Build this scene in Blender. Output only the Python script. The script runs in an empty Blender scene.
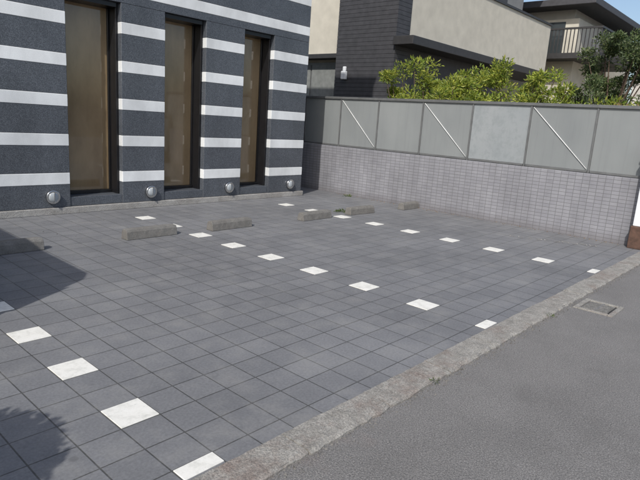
import bpy, bmesh, math, random
from mathutils import Vector, Matrix
random.seed(7)
S=bpy.context.scene
S.view_settings.view_transform='Standard'
S.view_settings.look='None'
S.view_settings.exposure=0

# ---------------------------------------------------------------- materials
def mat(name):
    m=bpy.data.materials.new(name); m.use_nodes=True
    nt=m.node_tree; b=nt.nodes['Principled BSDF']
    return m,nt,b
def N(nt,t,**k):
    n=nt.nodes.new(t)
    for a,v in k.items(): setattr(n,a,v)
    return n
def coords(nt,loc=(0,0,0),scale=(1,1,1),rot=(0,0,0)):
    g=N(nt,'ShaderNodeNewGeometry'); mp=N(nt,'ShaderNodeMapping')
    mp.inputs['Location'].default_value=loc; mp.inputs['Scale'].default_value=scale; mp.inputs['Rotation'].default_value=rot
    nt.links.new(g.outputs['Position'],mp.inputs['Vector']); return mp.outputs['Vector']
def noise(nt,vec,scale,detail=3,rough=.55):
    n=N(nt,'ShaderNodeTexNoise'); n.inputs['Scale'].default_value=scale; n.inputs['Detail'].default_value=detail; n.inputs['Roughness'].default_value=rough
    nt.links.new(vec,n.inputs['Vector']); return n.outputs['Fac']
def ramp(nt,fac,stops):
    r=N(nt,'ShaderNodeValToRGB')
    e=r.color_ramp.elements
    while len(e)<len(stops): e.new(0.5)
    for i,(p,c) in enumerate(stops):
        e[i].position=p; e[i].color=(c,c,c,1) if isinstance(c,(int,float)) else (*c,1)
    nt.links.new(fac,r.inputs['Fac']); return r.outputs['Color']
def mix(nt,a,b,fac,mode='MIX'):
    m=N(nt,'ShaderNodeMix',data_type='RGBA',blend_type=mode)
    for s,v in ((m.inputs[6],a),(m.inputs[7],b)):
        if isinstance(v,tuple): s.default_value=(*v,1)
        else: nt.links.new(v,s)
    if isinstance(fac,(int,float)): m.inputs[0].default_value=fac
    else: nt.links.new(fac,m.inputs[0])
    return m.outputs[2]
def bump(nt,b,h,strength=.3,dist=.01):
    n=N(nt,'ShaderNodeBump'); n.inputs['Strength'].default_value=strength; n.inputs['Distance'].default_value=dist
    nt.links.new(h,n.inputs['Height']); nt.links.new(n.outputs['Normal'],b.inputs['Normal'])
def simple(name,col,rough=.7,metal=0,var=.15,scale=8,bs=0,spec=.5):
    m,nt,b=mat(name); v=coords(nt)
    f=noise(nt,v,scale,3)
    lo=tuple(c*(1-var) for c in col); hi=tuple(min(1,c*(1+var)) for c in col)
    c=ramp(nt,f,[(.3,lo),(.7,hi)])
    nt.links.new(c,b.inputs['Base Color']); b.inputs['Roughness'].default_value=rough; b.inputs['Metallic'].default_value=metal
    b.inputs['Specular IOR Level'].default_value=spec
    if bs: bump(nt,b,noise(nt,v,scale*12,3),bs,.004)
    return m

TX,TY=.1956,.2
def pavement_mat():
    m,nt,b=mat('pavement_tile')
    v=coords(nt,loc=(-(1.196-TX/2)+TX*40,-(2.178-.1)+TY*40,0))
    br=N(nt,'ShaderNodeTexBrick',offset=0,squash=1)
    br.inputs['Scale'].default_value=1; br.inputs['Brick Width'].default_value=TX; br.inputs['Row Height'].default_value=TY
    br.inputs['Mortar Size'].default_value=.0038; br.inputs['Mortar Smooth'].default_value=.3; br.inputs['Bias'].default_value=0
    br.inputs['Color1'].default_value=(.162,.165,.173,1); br.inputs['Color2'].default_value=(.186,.189,.197,1); br.inputs['Mortar'].default_value=(.068,.068,.067,1)
    nt.links.new(v,br.inputs['Vector'])
    g=coords(nt)
    big=ramp(nt,noise(nt,g,.8,4,.65),[(.3,.84),(.7,1.15)])
    fine=ramp(nt,noise(nt,g,70,2,.7),[(.3,.84),(.7,1.14)])
    c=mix(nt,br.outputs['Color'],big,1,'MULTIPLY'); c=mix(nt,c,fine,1,'MULTIPLY')
    dust=ramp(nt,noise(nt,g,3.2,5,.75),[(.48,0),(.78,.5)])
    c=mix(nt,c,(.26,.255,.24),dust)
    dk=ramp(nt,noise(nt,coords(nt,loc=(3,1,0)),6,4,.75),[(.62,0),(.72,.4)])
    c=mix(nt,c,(.09,.09,.093),dk)
    vo=N(nt,'ShaderNodeTexVoronoi'); vo.inputs['Scale'].default_value=2.3; nt.links.new(coords(nt,loc=(.3,.7,0),scale=(1,1,0)),vo.inputs['Vector'])
    sp=ramp(nt,vo.outputs['Distance'],[(.0,.5),(.04,.4),(.055,0)])
    c=mix(nt,c,(.08,.08,.08),sp)
    nt.links.new(c,b.inputs['Base Color'])
    b.inputs['Roughness'].default_value=.6
    b.inputs['Specular IOR Level'].default_value=.4
    inv=N(nt,'ShaderNodeMath',operation='SUBTRACT'); inv.inputs[0].default_value=1; nt.links.new(br.outputs['Fac'],inv.inputs[1])
    ad=N(nt,'ShaderNodeMath',operation='MULTIPLY_ADD'); nt.links.new(noise(nt,g,90,2),ad.inputs[0]); ad.inputs[1].default_value=.25; nt.links.new(inv.outputs[0],ad.inputs[2])
    bump(nt,b,ad.outputs[0],.5,.004)
    return m
M_pave=pavement_mat()
def white_tile():
    m,nt,b=mat('white_tile'); g=coords(nt)
    c=ramp(nt,noise(nt,g,14,5,.7),[(.3,(.58,.575,.53)),(.5,(.74,.73,.68)),(.8,(.80,.79,.75))])
    d=ramp(nt,noise(nt,g,60,4,.7),[(.60,0),(.75,.45)])
    c=mix(nt,c,(.3,.29,.27),d)
    nt.links.new(c,b.inputs['Base Color']); b.inputs['Roughness'].default_value=.6
    bump(nt,b,noise(nt,g,80,2),.2,.003); return m
M_white=white_tile()
def asphalt():
    m,nt,b=mat('asphalt'); g=coords(nt)
    a=ramp(nt,noise(nt,g,150,3,.8),[(.34,(.105,.102,.099)),(.5,(.20,.194,.188)),(.68,(.32,.31,.30))])
    vo=N(nt,'ShaderNodeTexVoronoi'); vo.inputs['Scale'].default_value=130; nt.links.new(g,vo.inputs['Vector'])
    agg=ramp(nt,vo.outputs['Distance'],[(0,1.2),(.45,.85)])
    a=mix(nt,a,agg,1,'MULTIPLY')
    big=ramp(nt,noise(nt,g,.8,4,.65),[(.3,.82),(.7,1.15)])
    a=mix(nt,a,big,1,'MULTIPLY')
    st=ramp(nt,noise(nt,coords(nt,loc=(4,2,0)),1.7,5,.75),[(.54,0),(.72,.4)])
    a=mix(nt,a,(.12,.115,.11),st)
    rd=ramp(nt,noise(nt,coords(nt,loc=(1,7,0)),1.1,4,.75),[(.58,0),(.75,.35)])
    a=mix(nt,a,(.21,.15,.13),rd)
    nt.links.new(a,b.inputs['Base Color']); b.inputs['Roughness'].default_value=.85; b.inputs['Specular IOR Level'].default_value=.3
    bump(nt,b,vo.outputs['Distance'],.5,.005); return m
M_asph=asphalt()
def concrete(name,lo,hi,brown=.3,sc=9,bc=(.16,.125,.105),k=(.42,.62),fs=(.6,1.25),bp=.8):
    m,nt,b=mat(name); g=coords(nt)
    c=ramp(nt,noise(nt,g,sc,5,.7),[(.3,lo),(.7,hi)])
    c=mix(nt,c,bc,ramp(nt,noise(nt,coords(nt,loc=(9,3,1)),2.6,5,.75),[(k[0],0),(k[1],brown)]))
    f=ramp(nt,noise(nt,g,110,3,.8),[(.35,fs[0]),(.65,fs[1])])
    c=mix(nt,c,f,1,'MULTIPLY')
    nt.links.new(c,b.inputs['Base Color']); b.inputs['Roughness'].default_value=.9
    bump(nt,b,noise(nt,g,60,4,.75),bp,.012); return m
M_kerb=concrete('kerb_concrete',(.22,.21,.19),(.38,.365,.335),.7,12,(.21,.155,.13),(.5,.68))
M_stop=concrete('wheel_stop_concrete',(.135,.13,.12),(.215,.208,.195),.2,9,(.12,.105,.09),(.42,.62),(.8,1.12),.4)
M_ledge=concrete('ledge_stone',(.30,.29,.27),(.45,.44,.42),.25)
def granite(name,c1,c2,c3,rough=.3):
    m,nt,b=mat(name); g=coords(nt)
    c=ramp(nt,noise(nt,g,150,2,.7),[(.34,c1),(.5,c2),(.68,c3)])
    big=ramp(nt,noise(nt,coords(nt,scale=(1,1,.5)),1.8,4,.65),[(.3,.82),(.7,1.18)])
    c=mix(nt,c,big,1,'MULTIPLY')
    nt.links.new(c,b.inputs['Base Color']); b.inputs['Roughness'].default_value=rough; return m
M_gd=granite('dark_granite',(.038,.043,.052),(.074,.083,.097),(.155,.168,.188),.34)
M_gw=granite('white_granite',(.64,.66,.66),(.74,.76,.76),(.80,.81,.81),.45)
def wall_tile():
    m,nt,b=mat('small_wall_tile')
    s=N(nt,'ShaderNodeSeparateXYZ'); nt.links.new(coords(nt),s.inputs[0]); cb=N(nt,'ShaderNodeCombineXYZ')
    ad=N(nt,'ShaderNodeMath',operation='ADD'); nt.links.new(s.outputs[0],ad.inputs[0]); nt.links.new(s.outputs[1],ad.inputs[1])
    nt.links.new(ad.outputs[0],cb.inputs[0]); nt.links.new(s.outputs[2],cb.inputs[1])
    br=N(nt,'ShaderNodeTexBrick',offset=0,squash=1)
    br.inputs['Scale'].default_value=1; br.inputs['Brick Width'].default_value=.1; br.inputs['Row Height'].default_value=.0505
    br.inputs['Mortar Size'].default_value=.0032; br.inputs['Mortar Smooth'].default_value=.1; br.inputs['Bias'].default_value=0
    br.inputs['Color1'].default_value=(.245,.246,.268,1); br.inputs['Color2'].default_value=(.28,.281,.302,1); br.inputs['Mortar'].default_value=(.14,.14,.147,1)
    nt.links.new(cb.outputs[0],br.inputs['Vector'])
    g=coords(nt,scale=(1,1,.3))
    big=ramp(nt,noise(nt,g,2.6,5,.65),[(.3,.80),(.7,1.12)])
    c=mix(nt,br.outputs['Color'],big,1,'MULTIPLY')
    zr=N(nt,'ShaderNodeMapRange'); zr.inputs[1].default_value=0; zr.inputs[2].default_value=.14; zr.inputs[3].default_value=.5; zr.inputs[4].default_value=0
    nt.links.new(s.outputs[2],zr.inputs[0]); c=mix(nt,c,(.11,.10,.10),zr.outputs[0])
    nt.links.new(c,b.inputs['Base Color']); b.inputs['Roughness'].default_value=.4
    inv=N(nt,'ShaderNodeMath',operation='SUBTRACT'); inv.inputs[0].default_value=1; nt.links.new(br.outputs['Fac'],inv.inputs[1])
    bump(nt,b,inv.outputs[0],.5,.003); return m
M_lav=wall_tile()
def frosted(name,c1,c2,k=0,leaf_shade=False):
    m,nt,b=mat(name); g=coords(nt,scale=(1,1,.6))
    c=ramp(nt,noise(nt,g,1.3,3,.6),[(.3,c1),(.7,c2)])
    if leaf_shade:  # shadows of leaves painted into the panel colour
        c=mix(nt,c,tuple(x*.85 for x in c1),ramp(nt,noise(nt,coords(nt),7,5,.8),[(.48,0),(.6,.45)]))
    st=ramp(nt,noise(nt,coords(nt,scale=(1,14,.6)),1.5,3,.7),[(.5,0),(.8,.22)])
    c=mix(nt,c,tuple(x*.65 for x in c1),st)
    nt.links.new(c,b.inputs['Base Color']); b.inputs['Roughness'].default_value=.28
    tr=N(nt,'ShaderNodeBsdfTranslucent'); nt.links.new(c,tr.inputs['Color'])
    ms=N(nt,'ShaderNodeMixShader'); ms.inputs[0].default_value=.3
    o=nt.nodes['Material Output']; nt.links.new(b.outputs[0],ms.inputs[1]); nt.links.new(tr.outputs[0],ms.inputs[2]); nt.links.new(ms.outputs[0],o.inputs[0])
    return m
M_fr=frosted('frosted_panel',(.30,.32,.325),(.36,.38,.38))
M_fr2=frosted('frosted_panel_light',(.36,.395,.41),(.44,.465,.475),0,True)
M_alu=simple('weathered_aluminium',(.17,.175,.175),.5,.4)
M_brace=simple('brace_white',(.7,.71,.7),.5)
M_blk=simple('black_metal_frame',(.014,.014,.016),.3,.2)
def brown_glass():
    m,nt,b=mat('bronze_film_glass'); g=coords(nt,scale=(1,1,.4))
    c=ramp(nt,noise(nt,g,3,4,.6),[(.3,(.20,.14,.078)),(.7,(.31,.225,.13))])
    nt.links.new(c,b.inputs['Base Color']); b.inputs['Roughness'].default_value=.04; b.inputs['Specular IOR Level'].default_value=.9
    return m
M_bg=brown_glass()
M_chrome=simple('brushed_steel',(.6,.6,.6),.25,1,.05)
M_lens=simple('lamp_lens',(.35,.38,.40),.12,0,.1)
M_cream=simple('cream_render',(.57,.54,.46),.85,0,.08,3,.3)
M_cream2=simple('pale_render',(.50,.485,.45),.85,0,.08,3,.3)
M_char=simple('charcoal_siding',(.055,.055,.060),.55,0,.2,6)
M_eave=simple('dark_eave',(.04,.039,.04),.5)
M_win=simple('window_glass',(.05,.06,.065),.06,0,.2,1,0,1)
M_curt=simple('window_blind',(.22,.23,.22),.6)
M_wpaint=simple('white_paint',(.74,.76,.78),.5,0,.06)
M_rust=simple('brown_rusty_metal',(.10,.055,.038),.7,0,.4,15,.4)
M_iron=simple('cast_iron',(.20,.195,.185),.6,.2,.3,30,.4)
M_soil=simple('soil',(.10,.08,.055),.95,0,.3,5,.5)
M_roof=simple('roof_tile',(.06,.06,.065),.6)
M_bark=simple('bark',(.10,.07,.05),.95,0,.3,20,.6)
M_pot=simple('terracotta',(.30,.14,.08),.8,0,.2,12,.3)
def leaf(name,a,b_,c_,tr=.35):
    m,nt,b=mat(name)
    g=coords(nt); gi=N(nt,'ShaderNodeNewGeometry')
    c=ramp(nt,gi.outputs['Random Per Island'],[(0,a),(.5,b_),(1,c_)])
    big=ramp(nt,noise(nt,g,2.5,2),[(.3,.65),(.7,1.2)])
    c=mix(nt,c,big,1,'MULTIPLY')
    nt.links.new(c,b.inputs['Base Color']); b.inputs['Roughness'].default_value=.5
    t=N(nt,'ShaderNodeBsdfTranslucent'); nt.links.new(c,t.inputs['Color'])
    ms=N(nt,'ShaderNodeMixShader'); ms.inputs[0].default_value=tr
    o=nt.nodes['Material Output']; nt.links.new(b.outputs[0],ms.inputs[1]); nt.links.new(t.outputs[0],ms.inputs[2]); nt.links.new(ms.outputs[0],o.inputs[0])
    return m
M_lf1=leaf('bush_leaves',(.11,.18,.03),(.28,.35,.05),(.48,.49,.09))
M_lf2=leaf('tree_leaves',(.045,.075,.03),(.09,.135,.045),(.18,.21,.09),.25)
M_weed=leaf('weed_leaves',(.06,.10,.02),(.10,.15,.03),(.15,.2,.05))
M_dry=leaf('dry_leaves',(.16,.09,.04),(.24,.15,.07),(.30,.22,.12),.1)

# ---------------------------------------------------------------- mesh helpers
def empty(name,loc=(0,0,0)):
    e=bpy.data.objects.new(name,None); e.location=loc; S.collection.objects.link(e); return e
def link(name,me,mats,parent=None):
    o=bpy.data.objects.new(name,me)
    for m in mats: me.materials.append(m)
    S.collection.objects.link(o)
    if parent: o.parent=parent
    return o
def boxes(name,L,mats,parent=None,bev=0,seg=2):
    V=[];F=[];I=[]
    for b in L:
        x0,x1,y0,y1,z0,z1=b[:6]; k=len(V)
        V+=[(x0,y0,z0),(x1,y0,z0),(x1,y1,z0),(x0,y1,z0),(x0,y0,z1),(x1,y0,z1),(x1,y1,z1),(x0,y1,z1)]
        F+=[tuple(k+i for i in f) for f in ((0,3,2,1),(4,5,6,7),(0,1,5,4),(1,2,6,5),(2,3,7,6),(3,0,4,7))]
        I+=[b[6] if len(b)>6 else 0]*6
    me=bpy.data.meshes.new(name); me.from_pydata(V,[],F); me.update()
    for p,i in zip(me.polygons,I): p.material_index=i
    o=link(name,me,mats if isinstance(mats,list) else [mats],parent)
    if bev:
        m=o.modifiers.new('bevel','BEVEL'); m.width=bev; m.segments=seg; m.limit_method='ANGLE'
    return o
def sheet(name,polys,z,mats,parent=None):
    V=[];F=[]
    for P in polys:
        k=len(V); V+=[(x,y,z) for x,y in P]; F.append(tuple(range(k,k+len(P))))
    me=bpy.data.meshes.new(name); me.from_pydata(V,[],F); me.update()
    return link(name,me,[mats],parent)
def cyl(name,r,d,loc,rot,m,parent=None,seg=32,bev=0,r2=None):
    bm=bmesh.new(); bmesh.ops.create_cone(bm,cap_ends=True,segments=seg,radius1=r,radius2=r if r2 is None else r2,depth=d)
    bmesh.ops.transform(bm,matrix=Matrix.Translation(loc)@rot,verts=bm.verts)
    me=bpy.data.meshes.new(name); bm.to_mesh(me); bm.free()
    o=link(name,me,[m],parent)
    for p in me.polygons: p.use_smooth=len(p.vertices)==4
    if bev:
        q=o.modifiers.new('bevel','BEVEL'); q.width=bev; q.segments=2; q.limit_method='ANGLE'
    return o
RX=Matrix.Rotation(math.pi/2,4,'X'); RY=Matrix.Rotation(math.pi/2,4,'Y'); I4=Matrix.Identity(4)

# ---------------------------------------------------------------- ground
WX=8.29; FY=7.09; KI=1.59; KO=1.40
sheet('ground',[[(-250,-250),(250,-250),(250,250),(-250,250)]],-.05,M_soil)
sheet('asphalt_road',[[(-60,-9),(80,-9),(80,KO+.02),(-60,KO+.02)]],-.014,M_asph)
sheet('pavement',[[(-14,KI-.02),(WX+.02,KI-.02),(WX+.02,FY+7),(-14,FY+7)]],0,M_pave)
wt=[]
def wtile(cx,y0,y1):
    g=.003
    wt.append((cx-TX/2+g,cx+TX/2-g,y0+g,y1-g,-.02,.004))
for rx in (1.196-2.543,1.196,3.739,6.282):
    for n in range(0,8):
        y=2.178+.6*n; wtile(rx,y-.1,y+.1)
    wtile(rx,KI,1.678)
boxes('white_marker_tiles',wt,M_white,None,.0015,1)
bm=bmesh.new(); x=-14.0
while x<40:
    L=.6; n=12 if -1<x<10 else 2
    dz=random.uniform(-.003,.003); rows=[]
    for i in range(n+1):
        xx=x+.003+(L-.006)*i/n
        j=random.uniform(-.009,.009); j2=random.uniform(-.004,.003)
        rows.append([bm.verts.new(q) for q in ((xx,KO+j-.004,-.1),(xx,KO+j,-.006+random.uniform(-.004,.004)),(xx,KO+.022+j,.007+dz),(xx,(KO+KI)/2,.009+dz+random.uniform(-.002,.002)),(xx,KI-.014+j2,.008+dz),(xx,KI-.004,-.004),(xx,KI-.004,-.1))])
    for i in range(n):
        for k in range(6): bm.faces.new((rows[i][k],rows[i+1][k],rows[i+1][k+1],rows[i][k+1]))
    bm.faces.new(rows[0]); bm.faces.new(rows[-1][::-1])
    x+=L
bmesh.ops.recalc_face_normals(bm,faces=bm.faces)
me=bpy.data.meshes.new('kerb'); bm.to_mesh(me); bm.free(); kerb=link('kerb',me,[M_kerb])
boxes('kerb_bed',[(-14,40,KO+.012,KI-.006,-.12,-.002)],M_stop,kerb)
def grit(name,n,fx_,smin,smax,m):
    V=[];F=[]
    for i in range(n):
        x,y,z=fx_(); s=random.uniform(smin,smax); k=len(V)
        V+=[(x+random.uniform(-s,s),y+random.uniform(-s,s),z) for _ in range(3)]+[(x,y,z+s*.8)]
        F+=[(k,k+1,k+3),(k+1,k+2,k+3),(k+2,k,k+3)]
    me=bpy.data.meshes.new(name); me.from_pydata(V,[],F); return link(name,me,[m])
grit('kerb_grit',1500,lambda:(random.uniform(.5,9),KO-abs(random.gauss(0,.03))-.002,-.0135),.003,.010,M_stop)
grit('pavement_litter',260,lambda:(random.uniform(1.2,8.2),random.uniform(5.0,7.0),.001),.003,.010,M_kerb)
grit('wall_foot_litter',300,lambda:(WX-abs(random.gauss(0,.05))-.01,random.uniform(1.9,7),.001),.003,.012,M_dry)
# ---------------------------------------------------------------- wheel stops
def wheel_stop(x0,x1,y,rot=0,h=.115):
    bm=bmesh.new(); L=x1-x0; d=.13
    prof=[(-d/2,0),(-d/2+.012,h-.03),(-d/2+.03,h),(d/2-.03,h),(d/2-.012,h-.03),(d/2,0)]
    n=14; rings=[]
    for i in range(n+1):
        xx=-L/2+L*i/n
        rings.append([bm.verts.new((xx,p[0]+random.uniform(-.0015,.0015),p[1]*(1 if 0<i<n else .95)+ (random.uniform(-.002,.0015) if p[1]>0 else 0))) for p in prof])
    for i in range(n):
        for j in range(len(prof)):
            k=(j+1)%len(prof); bm.faces.new((rings[i][j],rings[i+1][j],rings[i+1][k],rings[i][k]))
    bm.faces.new(rings[0]); bm.faces.new(rings[-1][::-1])
    bmesh.ops.recalc_face_normals(bm,faces=bm.faces)
    me=bpy.data.meshes.new('wheel_stop'); bm.to_mesh(me); bm.free()
    o=link('wheel_stop',me,[M_stop]); o.location=((x0+x1)/2,y+d/2,.001); o.rotation_euler=(0,0,rot)
    q=o.modifiers.new('b','BEVEL'); q.width=.006; q.segments=2
    return o
for a,b_,y,r in ((1.46,2.08,5.37,0),(2.91,3.53,5.33,0),(3.98,4.60,5.27,0),(5.47,6.07,5.20,.01),(6.50,7.07,5.18,-.05),(7.78,8.27,5.10,.02)):
    wheel_stop(a,b_,y,r)
# ---------------------------------------------------------------- striped building
B=empty('striped_granite_building',(0,0,0))
def courses(x0,x1,z0,z1,y0=FY,y1=FY+.40,proud=.003):
    out=[]; z=z0
    c=.45-.484*2
    bands=[]
    while c<z1+.3:
        bands.append((c-.0725,c+.0725)); c+=.484
    z=z0
    for a,b_ in bands:
        if b_<=z0 or a>=z1: continue
        a2=max(a,z0); b2=min(b_,z1)
        if a2>z+1e-4: out.append((x0,x1,y0,y1,z,a2-.0015,0))
        out.append((x0,x1,y0-proud,y1,a2,b2-.0015,1)); z=b2
    if z<z1-1e-4: out.append((x0,x1,y0,y1,z,z1,0))
    return out
piers=[(-9,3.09),(3.81,4.46),(5.15,5.88),(6.51,7.33)]
wins=[(3.09,3.81),(4.46,5.15),(5.88,6.51)]
L=[]
for a,b_ in piers: L+=courses(a,b_,.085,2.69)
L+=courses(-9,7.33,2.692,7.2)
boxes('striped_piers_and_lintel',L,[M_gd,M_gw],B,.004,1)
boxes('base_ledge',[(-9,7.36,FY-.035,FY+.3,0,.083)],M_ledge,B,.006)
boxes('building_body',[(-9,7.30,FY+.42,FY+7,0.0,7.15)],M_gd,B)
boxes('parapet_cap',[(-9.05,7.38,FY-.05,FY+7.05,7.203,7.3)],M_ledge,B,.01)
for i,(a,b_) in enumerate(wins):
    g=FY+.285
    boxes('window_sill_%d'%i,[(a+.001,b_-.001,FY+.012,FY+.38,.086,.205)],M_gd,B,.006)
    boxes('window_frame_%d'%i,[(a+.002,a+.022,FY+.16,g+.06,.207,2.687),(b_-.035,b_-.002,FY+.085,g+.06,.207,2.687),(a+.037,b_-.037,FY+.05,g+.06,2.63,2.687),(a+.037,b_-.037,g-.05,g+.06,.207,.25),
        (a+.024,a+.045,g-.025,g+.05,.252,2.628),(b_-.055,b_-.037,g-.025,g+.05,.252,2.628)],M_blk,B,.003,1)
    boxes('window_glass_%d'%i,[(a+.047,b_-.057,g,g+.02,.252,2.628)],M_bg,B)
for i,x in enumerate((2.86,4.23,5.64,7.02)):
    z=.225
    cyl('foot_lamp_ring_%d'%i,.085,.05,(x,FY-.025,z),RX,M_chrome,B,40,.008)
    bm=bmesh.new(); bmesh.ops.create_uvsphere(bm,u_segments=28,v_segments=14,radius=.062)
    bmesh.ops.transform(bm,matrix=Matrix.Translation((x,FY-.045,z))@Matrix.Diagonal((1,.45,1,1)),verts=bm.verts)
    me=bpy.data.meshes.new('lens'); bm.to_mesh(me); bm.free()
    o=link('foot_lamp_lens_%d'%i,me,[M_lens],B)
    for p in me.polygons: p.use_smooth=True
    boxes('foot_lamp_guard_%d'%i,[(x-.004,x+.004,FY-.082,FY-.05,z-.075,z+.075)],M_chrome,B)

# ---------------------------------------------------------------- boundary wall and fence
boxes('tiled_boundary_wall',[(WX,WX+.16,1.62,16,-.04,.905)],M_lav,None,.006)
Fn=empty('frosted_panel_fence')
fy=[1.58,2.47,3.40,4.35,5.28,6.22,7.12,8.05,8.98,9.9,10.8]
fx=WX+.07
fr=[]
for y in fy: fr.append((fx-.022,fx+.022,y-.013,y+.013,.907,1.80))
fr.append((fx-.034,fx+.034,1.55,10.85,1.802,1.845))
for a,b_ in zip(fy[:-1],fy[1:]): fr.append((fx-.02,fx+.02,a+.02,b_-.02,.912,.942))
boxes('fence_frame',fr,M_alu,Fn,.003,1)
pn=[];pl=[]
for i,(a,b_) in enumerate(zip(fy[:-1],fy[1:])):
    (pl if i==2 else pn).append((fx-.004,fx+.004,a+.014,b_-.014,.943,1.80))
boxes('fence_panels',pn,M_fr,Fn); boxes('fence_panel_light',pl,M_fr2,Fn)
def bar(name,p,q,r,m,parent):
    p=Vector(p);q=Vector(q);d=q-p
    R=d.to_track_quat('Z','Y').to_matrix().to_4x4()
    return cyl(name,r,d.length,(p+q)/2,R,m,parent,10)
for i,k in enumerate((1,3,5,7,9)):
    bar('fence_brace_%d'%i,(fx-.014,fy[k]+.03,.96),(fx-.014,fy[k+1]-.03,1.78),.0065,M_brace,Fn)
P=empty('gate_post')
boxes('post_panel',[(WX-.16,WX-.02,1.60,1.745,.30,1.32)],M_wpaint,P,.008)
boxes('post_base',[(WX-.18,WX-.01,1.60,1.765,.0,.298)],M_rust,P,.01)
boxes('post_cap',[(WX-.17,WX-.01,1.592,1.755,1.322,1.35)],M_alu,P,.004)
boxes('post_bracket',[(WX-.15,WX-.03,1.752,1.775,1.16,1.22)],M_rust,P,.004)
# ---------------------------------------------------------------- drain cover in the road
D=empty('drain_cover'); dx0,dx1,dy0,dy1=4.80,5.16,1.05,1.36
dr=[(dx0,dx1,dy0,dy0+.04,-.03,-.004),(dx0,dx1,dy1-.04,dy1,-.03,-.004),(dx0,dx0+.04,dy0+.042,dy1-.042,-.03,-.004),(dx1-.04,dx1,dy0+.042,dy1-.042,-.03,-.004)]
boxes('drain_frame',dr,M_kerb,D,.003,1)
g=[]
x=dx0+.06
while x<dx1-.08:
    g.append((x,x+.018,dy0+.055,dy1-.055,-.0125,-.0045)); x+=.034
g.append((dx0+.05,dx1-.05,dy0+.14,dy0+.16,-.0120,-.004))
boxes('drain_grate',g,M_iron,D)
boxes('drain_pit',[(dx0+.045,dx1-.045,dy0+.045,dy1-.045,-.03,-.013)],M_blk,D)
def letters(name,m):
    V=[];F=[]
    o=Vector((7.30,3.02)); d=Vector((.40,-.917)).normalized(); u=Vector((d.y,-d.x))*-1
    def q(a,b,w):
        a=Vector(a);b=Vector(b);t=(b-a).normalized();n=Vector((-t.y,t.x))*w
        k=len(V)
        for p in (a-n,b-n,b+n,a+n):
            c=o+d*p.x+u*p.y; V.append((c.x,c.y,.0045+.00004*len(F)))
        F.append((k,k+1,k+2,k+3))
    x=0
    for i in range(10):
        st=random.sample([((0,0),(0,.11)),((0,.11),(.07,.11)),((0,.055),(.06,.055)),((.07,0),(.07,.09)),((0,0),(.07,.005)),((0,.1),(.07,.01))],3)
        for a,b in st: q((x+a[0],a[1]+random.uniform(-.01,.01)),(x+b[0],b[1]+random.uniform(-.01,.01)),.006)
        x+=.112
    me=bpy.data.meshes.new(name); me.from_pydata(V,[],F); return link(name,me,[m])
letters('faded_painted_lettering',M_ledge)

# ---------------------------------------------------------------- foliage
def leaves(name,clumps,n,size,m,parent=None,asp=.4,droop=.3,inner=.35):
    V=[];F=[]
    for i in range(n):
        c,r=random.choice(clumps)
        while True:
            p=Vector((random.uniform(-1,1),random.uniform(-1,1),random.uniform(-1,1)))
            if p.length<1 : break
        p=p*(inner+(1-inner)*random.random()**.3)
        q=Vector(c)+Vector((p.x*r[0],p.y*r[1],p.z*r[2]))
        dirv=(p+Vector((random.uniform(-.8,.8),random.uniform(-.8,.8),random.uniform(-.4,.9)))).normalized()
        s=dirv.cross(Vector((random.uniform(-1,1),random.uniform(-1,1),random.uniform(-1,1)))).normalized()
        up=dirv.cross(s)
        l=size*random.uniform(.6,1.4); w=l*asp
        k=len(V)
        V+=[tuple(q),tuple(q+dirv*l*.5+s*w*.5+up*l*.06),tuple(q+dirv*l-up*l*droop*.4),tuple(q+dirv*l*.5-s*w*.5+up*l*.06)]
        F+=[(k,k+1,k+2,k+3)]
    me=bpy.data.meshes.new(name); me.from_pydata(V,[],F); me.update()
    return link(name,me,[m],parent)
def limb(bm,p,q,r0,r1,seg=8):
    p=Vector(p);q=Vector(q);d=(q-p); R=d.to_track_quat('Z','Y').to_matrix().to_4x4()
    bmesh.ops.create_cone(bm,cap_ends=True,segments=seg,radius1=r0,radius2=r1,depth=d.length,matrix=Matrix.Translation((p+q)/2)@R)
def stems(name,segs,m,parent):
    bm=bmesh.new()
    for s in segs: limb(bm,*s)
    me=bpy.data.meshes.new(name); bm.to_mesh(me); bm.free(); return link(name,me,[m],parent)
def bush(cx,cy,z0,z1,ry,rx,n,size,m,seed,ncl=18):
    random.seed(seed)
    E=empty('garden_bush'); cl=[];sg=[]
    for i in range(ncl):
        a=random.uniform(-1,1); zz=random.uniform(.4,1)
        c=(cx+random.uniform(-rx,rx),cy+a*ry,z0+(z1-z0)*zz*(1-.25*a*a))
        r=random.uniform(.11,.25); cl.append((c,(r,r*1.1,r*.85)))
        sg.append(((cx+random.uniform(-.1,.1),cy+a*ry*.4,-.05),c,.02,.006))
    for i in range(6):
        a=random.uniform(-1,1); c=(cx,cy+a*ry,z0+(z1-z0)*.3); cl.append((c,(.3,.35,.35)))
    stems('stems',sg,M_bark,E)
    leaves('foliage',cl,n,size,m,E,.32)
    return E
bush(10.3,6.3,1.3,2.74,1.1,.5,6800,.078,M_lf1,3,28)
bush(10.6,4.8,1.3,2.66,1.0,.5,6800,.078,M_lf1,9,28)
bush(9.6,5.5,1.2,2.2,.9,.3,2600,.08,M_lf1,12)
random.seed(21)
T=empty('garden_tree'); tx,ty=13.2,3.62
segs=[((tx,ty,-.05),(tx+.05,ty+.05,1.5),.10,.07)]; cl=[]
for i in range(48):
    a=random.uniform(0,6.28); rr=random.uniform(.15,1.25); z=random.uniform(1.8,3.5)
    rr*=(1.1-.5*abs(z-2.5))
    c=(tx+rr*math.cos(a),ty+rr*math.sin(a),z); r=random.uniform(.12,.28)
    cl.append((c,(r,r,r*.75)))
    if i%2: segs.append(((tx+.05,ty+.05,random.uniform(1.1,1.6)),c,.03,.006))
stems('trunk_and_limbs',segs,M_bark,T)
leaves('crown',cl,13000,.07,M_lf2,T,.42)
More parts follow.
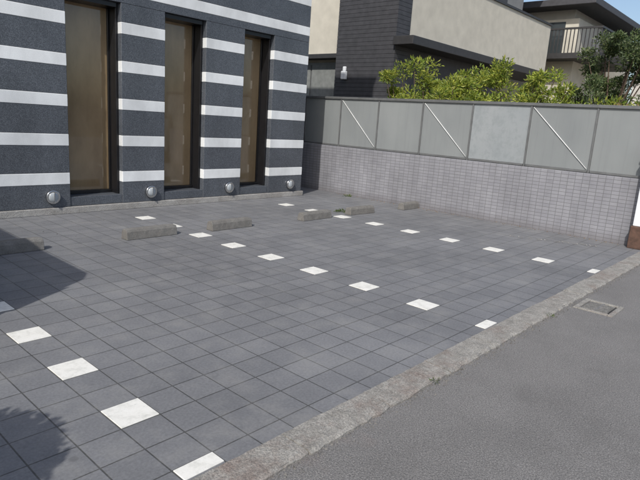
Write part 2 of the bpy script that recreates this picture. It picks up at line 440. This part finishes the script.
bush(11.0,3.1,1.2,2.1,.9,.4,2600,.085,M_lf1,14)
bush(10.5,2.4,1.2,1.95,.6,.4,1400,.08,M_dry,15)
def weed(x,y,r,n,sz,m=None):
    leaves('weed',[((x,y,.008),(r,r*.6,.012))],n,sz,m or M_weed,None,.25)
random.seed(5)
weed(6.62,5.5,.10,70,.05); weed(6.78,5.36,.05,40,.04,M_dry); weed(2.62,1.395,.03,24,.018); weed(4.35,1.395,.06,30,.018)
weed(8.1,6.6,.10,50,.04)

# ---------------------------------------------------------------- houses behind
H=empty('cream_house'); hx,hy=12.0,8.6
sd=[(hx+.03,hx+6,hy+.03,hy+1.95,-.04,8.5)]
z=0
while z<8.4:
    sd.append((hx,hx+.029,hy,hy+1.95,z,z+.098)); sd.append((hx+.03,hx+.6,hy,hy+.029,z,z+.098)); z+=.105
boxes('charcoal_siding_tower',sd,M_char,H)
boxes('left_wing',[(hx+.35,hx+6,hy+1.952,hy+7,-.04,8)],M_cream,H)
boxes('left_wing_ledge',[(hx+.0,hx+.349,hy+1.955,hy+6,3.08,3.2)],M_eave,H,.006)
boxes('left_wing_window_frame',[(hx+.30,hx+.349,hy+2.1,hy+4.2,.9,3.0)],M_alu,H,.004)
boxes('left_wing_window',[(hx+.28,hx+.298,hy+2.17,hy+3.1,.97,2.93),(hx+.28,hx+.298,hy+3.16,hy+4.13,.97,2.93)],M_curt,H)
boxes('balcony_parapet',[(hx+.602,hx+9.8,hy+.002,hy+4,3.55,5.35)],M_cream,H)
boxes('parapet_cap',[(hx+.605,hx+9.85,hy-.04,hy+4,5.352,5.42)],M_eave,H)
boxes('overhang_eave',[(hx-.12,hx+9.9,hy-.6,hy-.003,3.34,3.545),(hx+.605,hx+9.9,hy-.0,hy+.89,3.36,3.545)],M_eave,H,.01)
boxes('ground_floor_wall',[(hx+.602,hx+9.6,hy+.9,hy+4,-.04,3.318)],M_cream2,H)
wf=[];wg=[]
for a in (1.1,3.6,6.2):
    wf.append((hx+a,hx+a+1.8,hy+.86,hy+.898,.3,2.7)); wg.append((hx+a+.06,hx+a+.87,hy+.845,hy+.858,.36,2.64)); wg.append((hx+a+.93,hx+a+1.74,hy+.845,hy+.858,.36,2.64))
boxes('ground_floor_window_frames',wf,M_alu,H); boxes('ground_floor_windows',wg,M_win,H)
boxes('upper_storey',[(hx+2.4,hx+9.8,hy+1.2,hy+4.5,5.42,7.2)],M_cream2,H)
boxes('upper_roof',[(hx+1.8,hx+10.3,hy+.6,hy+5,7.202,7.4)],M_roof,H)
boxes('wall_lamp',[(hx-.1,hx-.001,hy+1.50,hy+1.66,2.5,2.72),(hx-.07,hx-.001,hy+1.53,hy+1.63,2.724,2.84)],M_wpaint,H,.02)
H2=empty('balcony_house'); x2=23.5; y2=8.2
boxes('walls',[(x2,x2+8,y2,y2+7,-.04,5.9)],M_cream,H2)
boxes('roof_slab',[(x2-.6,x2+8.5,y2-.7,y2+7.5,6.3,6.55)],M_roof,H2,.02)
boxes('upper_wall',[(x2+.3,x2+8,y2+.3,y2+7,5.902,6.298)],M_cream2,H2)
boxes('balcony_slab',[(x2-.9,x2-.002,y2-1.2,y2+3,4.3,4.5),(x2,x2+4,y2-1.2,y2-.002,4.3,4.5)],M_eave,H2)
rl=[]
for i in range(30):
    yy=y2-1.18+i*.14; rl.append((x2-.88,x2-.85,yy,yy+.03,4.5,5.35))
for i in range(34):
    xx=x2-.85+i*.14; rl.append((xx,xx+.03,y2-1.18,y2-1.15,4.5,5.35))
rl+=[(x2-.9,x2-.83,y2-1.2,y2+3,5.352,5.42),(x2-.828,x2+4,y2-1.2,y2-1.13,5.352,5.42)]
boxes('balcony_railing',rl,M_eave,H2)
boxes('windows',[(x2-.02,x2-.002,y2+.5,y2+2.2,4.55,5.8),(x2-.02,x2-.002,y2+.6,y2+2.0,1.2,2.6),(x2+1,x2+2.6,y2-.02,y2-.002,1.2,2.8)],M_win,H2)
H3=empty('gabled_house'); x3=27; y3=3.2
boxes('walls',[(x3,x3+8,y3-4,y3+3.6,-.04,4.9)],M_cream2,H3)
me=bpy.data.meshes.new('roof')
V=[(x3-.6,y3-4.5,4.9),(x3-.6,y3+4.1,4.9),(x3-.6,y3-.2,6.2),(x3+8.5,y3-4.5,4.9),(x3+8.5,y3+4.1,4.9),(x3+8.5,y3-.2,6.2)]
me.from_pydata(V,[],[(0,1,2),(3,5,4),(0,2,5,3),(2,1,4,5),(0,3,4,1)]); link('gable_roof',me,[M_roof],H3)
boxes('window',[(x3-.02,x3-.002,y3-.5,y3+1,2.8,4)],M_win,H3)

# ---------------------------------------------------------------- guessed van out of view, shaped to cast the shadow at left
C=empty('shadow_caster_van')
cx0,cx1=-1.12,.40; y0c=3.42
prof=[(0,.30),(0,.78),(.03,.95),(.10,1.68),(.20,1.78),(3.0,1.80),(3.25,1.72),(3.36,.95),(3.36,.30)]
M_car=simple('car_paint',(.55,.56,.58),.25,.3,.03)
bm=bmesh.new(); secs=[]
for t,ins in ((0,.05),(.04,.015),(.12,0),(.88,0),(.96,.015),(1,.05)):
    X=cx0+(cx1-cx0)*t; ring=[]
    for (yy,zz) in prof:
        tum=max(0,zz-.95)*.06
        xx=X+(tum if t<.5 else -tum)
        yc=y0c+yy+(ins if yy<1.7 else -ins); ring.append(bm.verts.new((xx,yc,zz-(ins*.6 if zz>.6 else 0))))
    secs.append(ring)
for i in range(len(secs)-1):
    for j in range(len(prof)):
        k=(j+1)%len(prof); bm.faces.new((secs[i][j],secs[i+1][j],secs[i+1][k],secs[i][k]))
bm.faces.new(secs[0]);bm.faces.new(secs[-1][::-1]); bmesh.ops.recalc_face_normals(bm,faces=bm.faces)
me=bpy.data.meshes.new('body'); bm.to_mesh(me); bm.free(); o=link('body',me,[M_car],C)
q=o.modifiers.new('b','BEVEL'); q.width=.03; q.segments=3; q.limit_method='ANGLE'
for s in (0,1):
    X=cx1 if s else cx0
    for k,(a,b_) in enumerate(((.22,1.05),(1.12,2.05),(2.12,3.1))):
        t0=.03*.06; t1=.6*.06; sg=-1 if s else 1; off=.004*(1 if s else -1)
        V=[(X+sg*t0+off,y0c+a,.98),(X+sg*t0+off,y0c+b_,.98),(X+sg*t1+off,y0c+b_-.03,1.55),(X+sg*t1+off,y0c+a+(.1 if k==0 else .02),1.55)]
        me=bpy.data.meshes.new('w'); me.from_pydata(V,[],[(0,1,2,3)]); link('side_window_%d%d'%(s,k),me,[M_win],C)
    for k,yy in enumerate((.55,2.8)):
        cyl('wheel_%d%d'%(s,k),.27,.17,(X+(-.07 if s else .07),y0c+yy,.275),RY,M_blk,C,36,.03)
        cyl('hubcap_%d%d'%(s,k),.17,.02,(X+(.02 if s else -.02),y0c+yy,.275),RY,M_chrome,C,24,.005)
V=[(cx0+.12,y0c+.02,1.02),(cx1-.12,y0c+.02,1.02),(cx1-.16,y0c+.07,1.58),(cx0+.16,y0c+.07,1.58)]
me=bpy.data.meshes.new('ws'); me.from_pydata([(a,b-.03,c) for a,b,c in V],[],[(0,1,2,3)]); link('windscreen',me,[M_win],C)
for s,xx in enumerate((cx0+.08,cx1-.34)): boxes('headlamp_%d'%s,[(xx,xx+.26,y0c-.03,y0c+.05,.62,.78)],M_lens,C,.02)
boxes('number_plate',[(-.52,-.19,y0c-.03,y0c-.002,.42,.58)],M_wpaint,C,.004)
boxes('bumper',[(cx0+.02,cx1-.02,y0c-.05,y0c+.02,.26,.40)],M_blk,C,.02)
# made-up shrub out of view, added to cast the rounded shadow at lower left
PS=empty('shadow_caster_shrub'); px,py=-.53,1.80
cyl('pot',.17,.36,(px,py,.18),I4,M_pot,PS,32,.012,.23)
stems('stem',[((px,py,.3),(px,py,.7),.03,.02)],M_bark,PS)
random.seed(8)
leaves('foliage',[((px,py,.84),(.44,.44,.46))],20000,.03,M_lf2,PS,.8,.3,.8)

# ---------------------------------------------------------------- light
az=math.radians(24); el=math.radians(43)
sd_=Vector((-math.cos(az)*math.cos(el),-math.sin(az)*math.cos(el),math.sin(el)))
sun=bpy.data.lights.new('sun','SUN'); sun.energy=3.5; sun.angle=math.radians(.6); sun.color=(1,.965,.91)
so=bpy.data.objects.new('sun',sun); so.rotation_euler=sd_.to_track_quat('Z','Y').to_euler(); so.location=(-10,-5,12); S.collection.objects.link(so)
w=bpy.data.worlds.new('World'); S.world=w; w.use_nodes=True; nt=w.node_tree
bg=nt.nodes['Background']; sk=nt.nodes.new('ShaderNodeTexSky'); sk.sky_type='NISHITA'; sk.sun_disc=False
sk.sun_elevation=el; sk.sun_rotation=math.atan2(sd_.x,sd_.y); sk.air_density=1; sk.dust_density=2.2; sk.ozone_density=1
nt.links.new(sk.outputs[0],bg.inputs[0]); bg.inputs[1].default_value=.145

# ---------------------------------------------------------------- camera
f,p,ro,a,h=552.97,.2145,.0678,.7275,1.397
Fh=Vector((math.cos(a),math.sin(a),0)); R=Vector((math.sin(a),-math.cos(a),0)); Z=Vector((0,0,-1))
Dn=Z*math.cos(p)-Fh*math.sin(p); fw=Fh*math.cos(p)+Z*math.sin(p)
ex=R*math.cos(ro)-Dn*math.sin(ro); ey=R*math.sin(ro)+Dn*math.cos(ro)
M=Matrix((( ex.x,-ey.x,-fw.x,0),(ex.y,-ey.y,-fw.y,0),(ex.z,-ey.z,-fw.z,h),(0,0,0,1)))
cd=bpy.data.cameras.new('camera'); cd.sensor_width=36; cd.lens=f/640*36; cd.clip_end=1000; cd.clip_start=.05
co=bpy.data.objects.new('camera',cd); co.matrix_world=M; S.collection.objects.link(co); S.camera=co
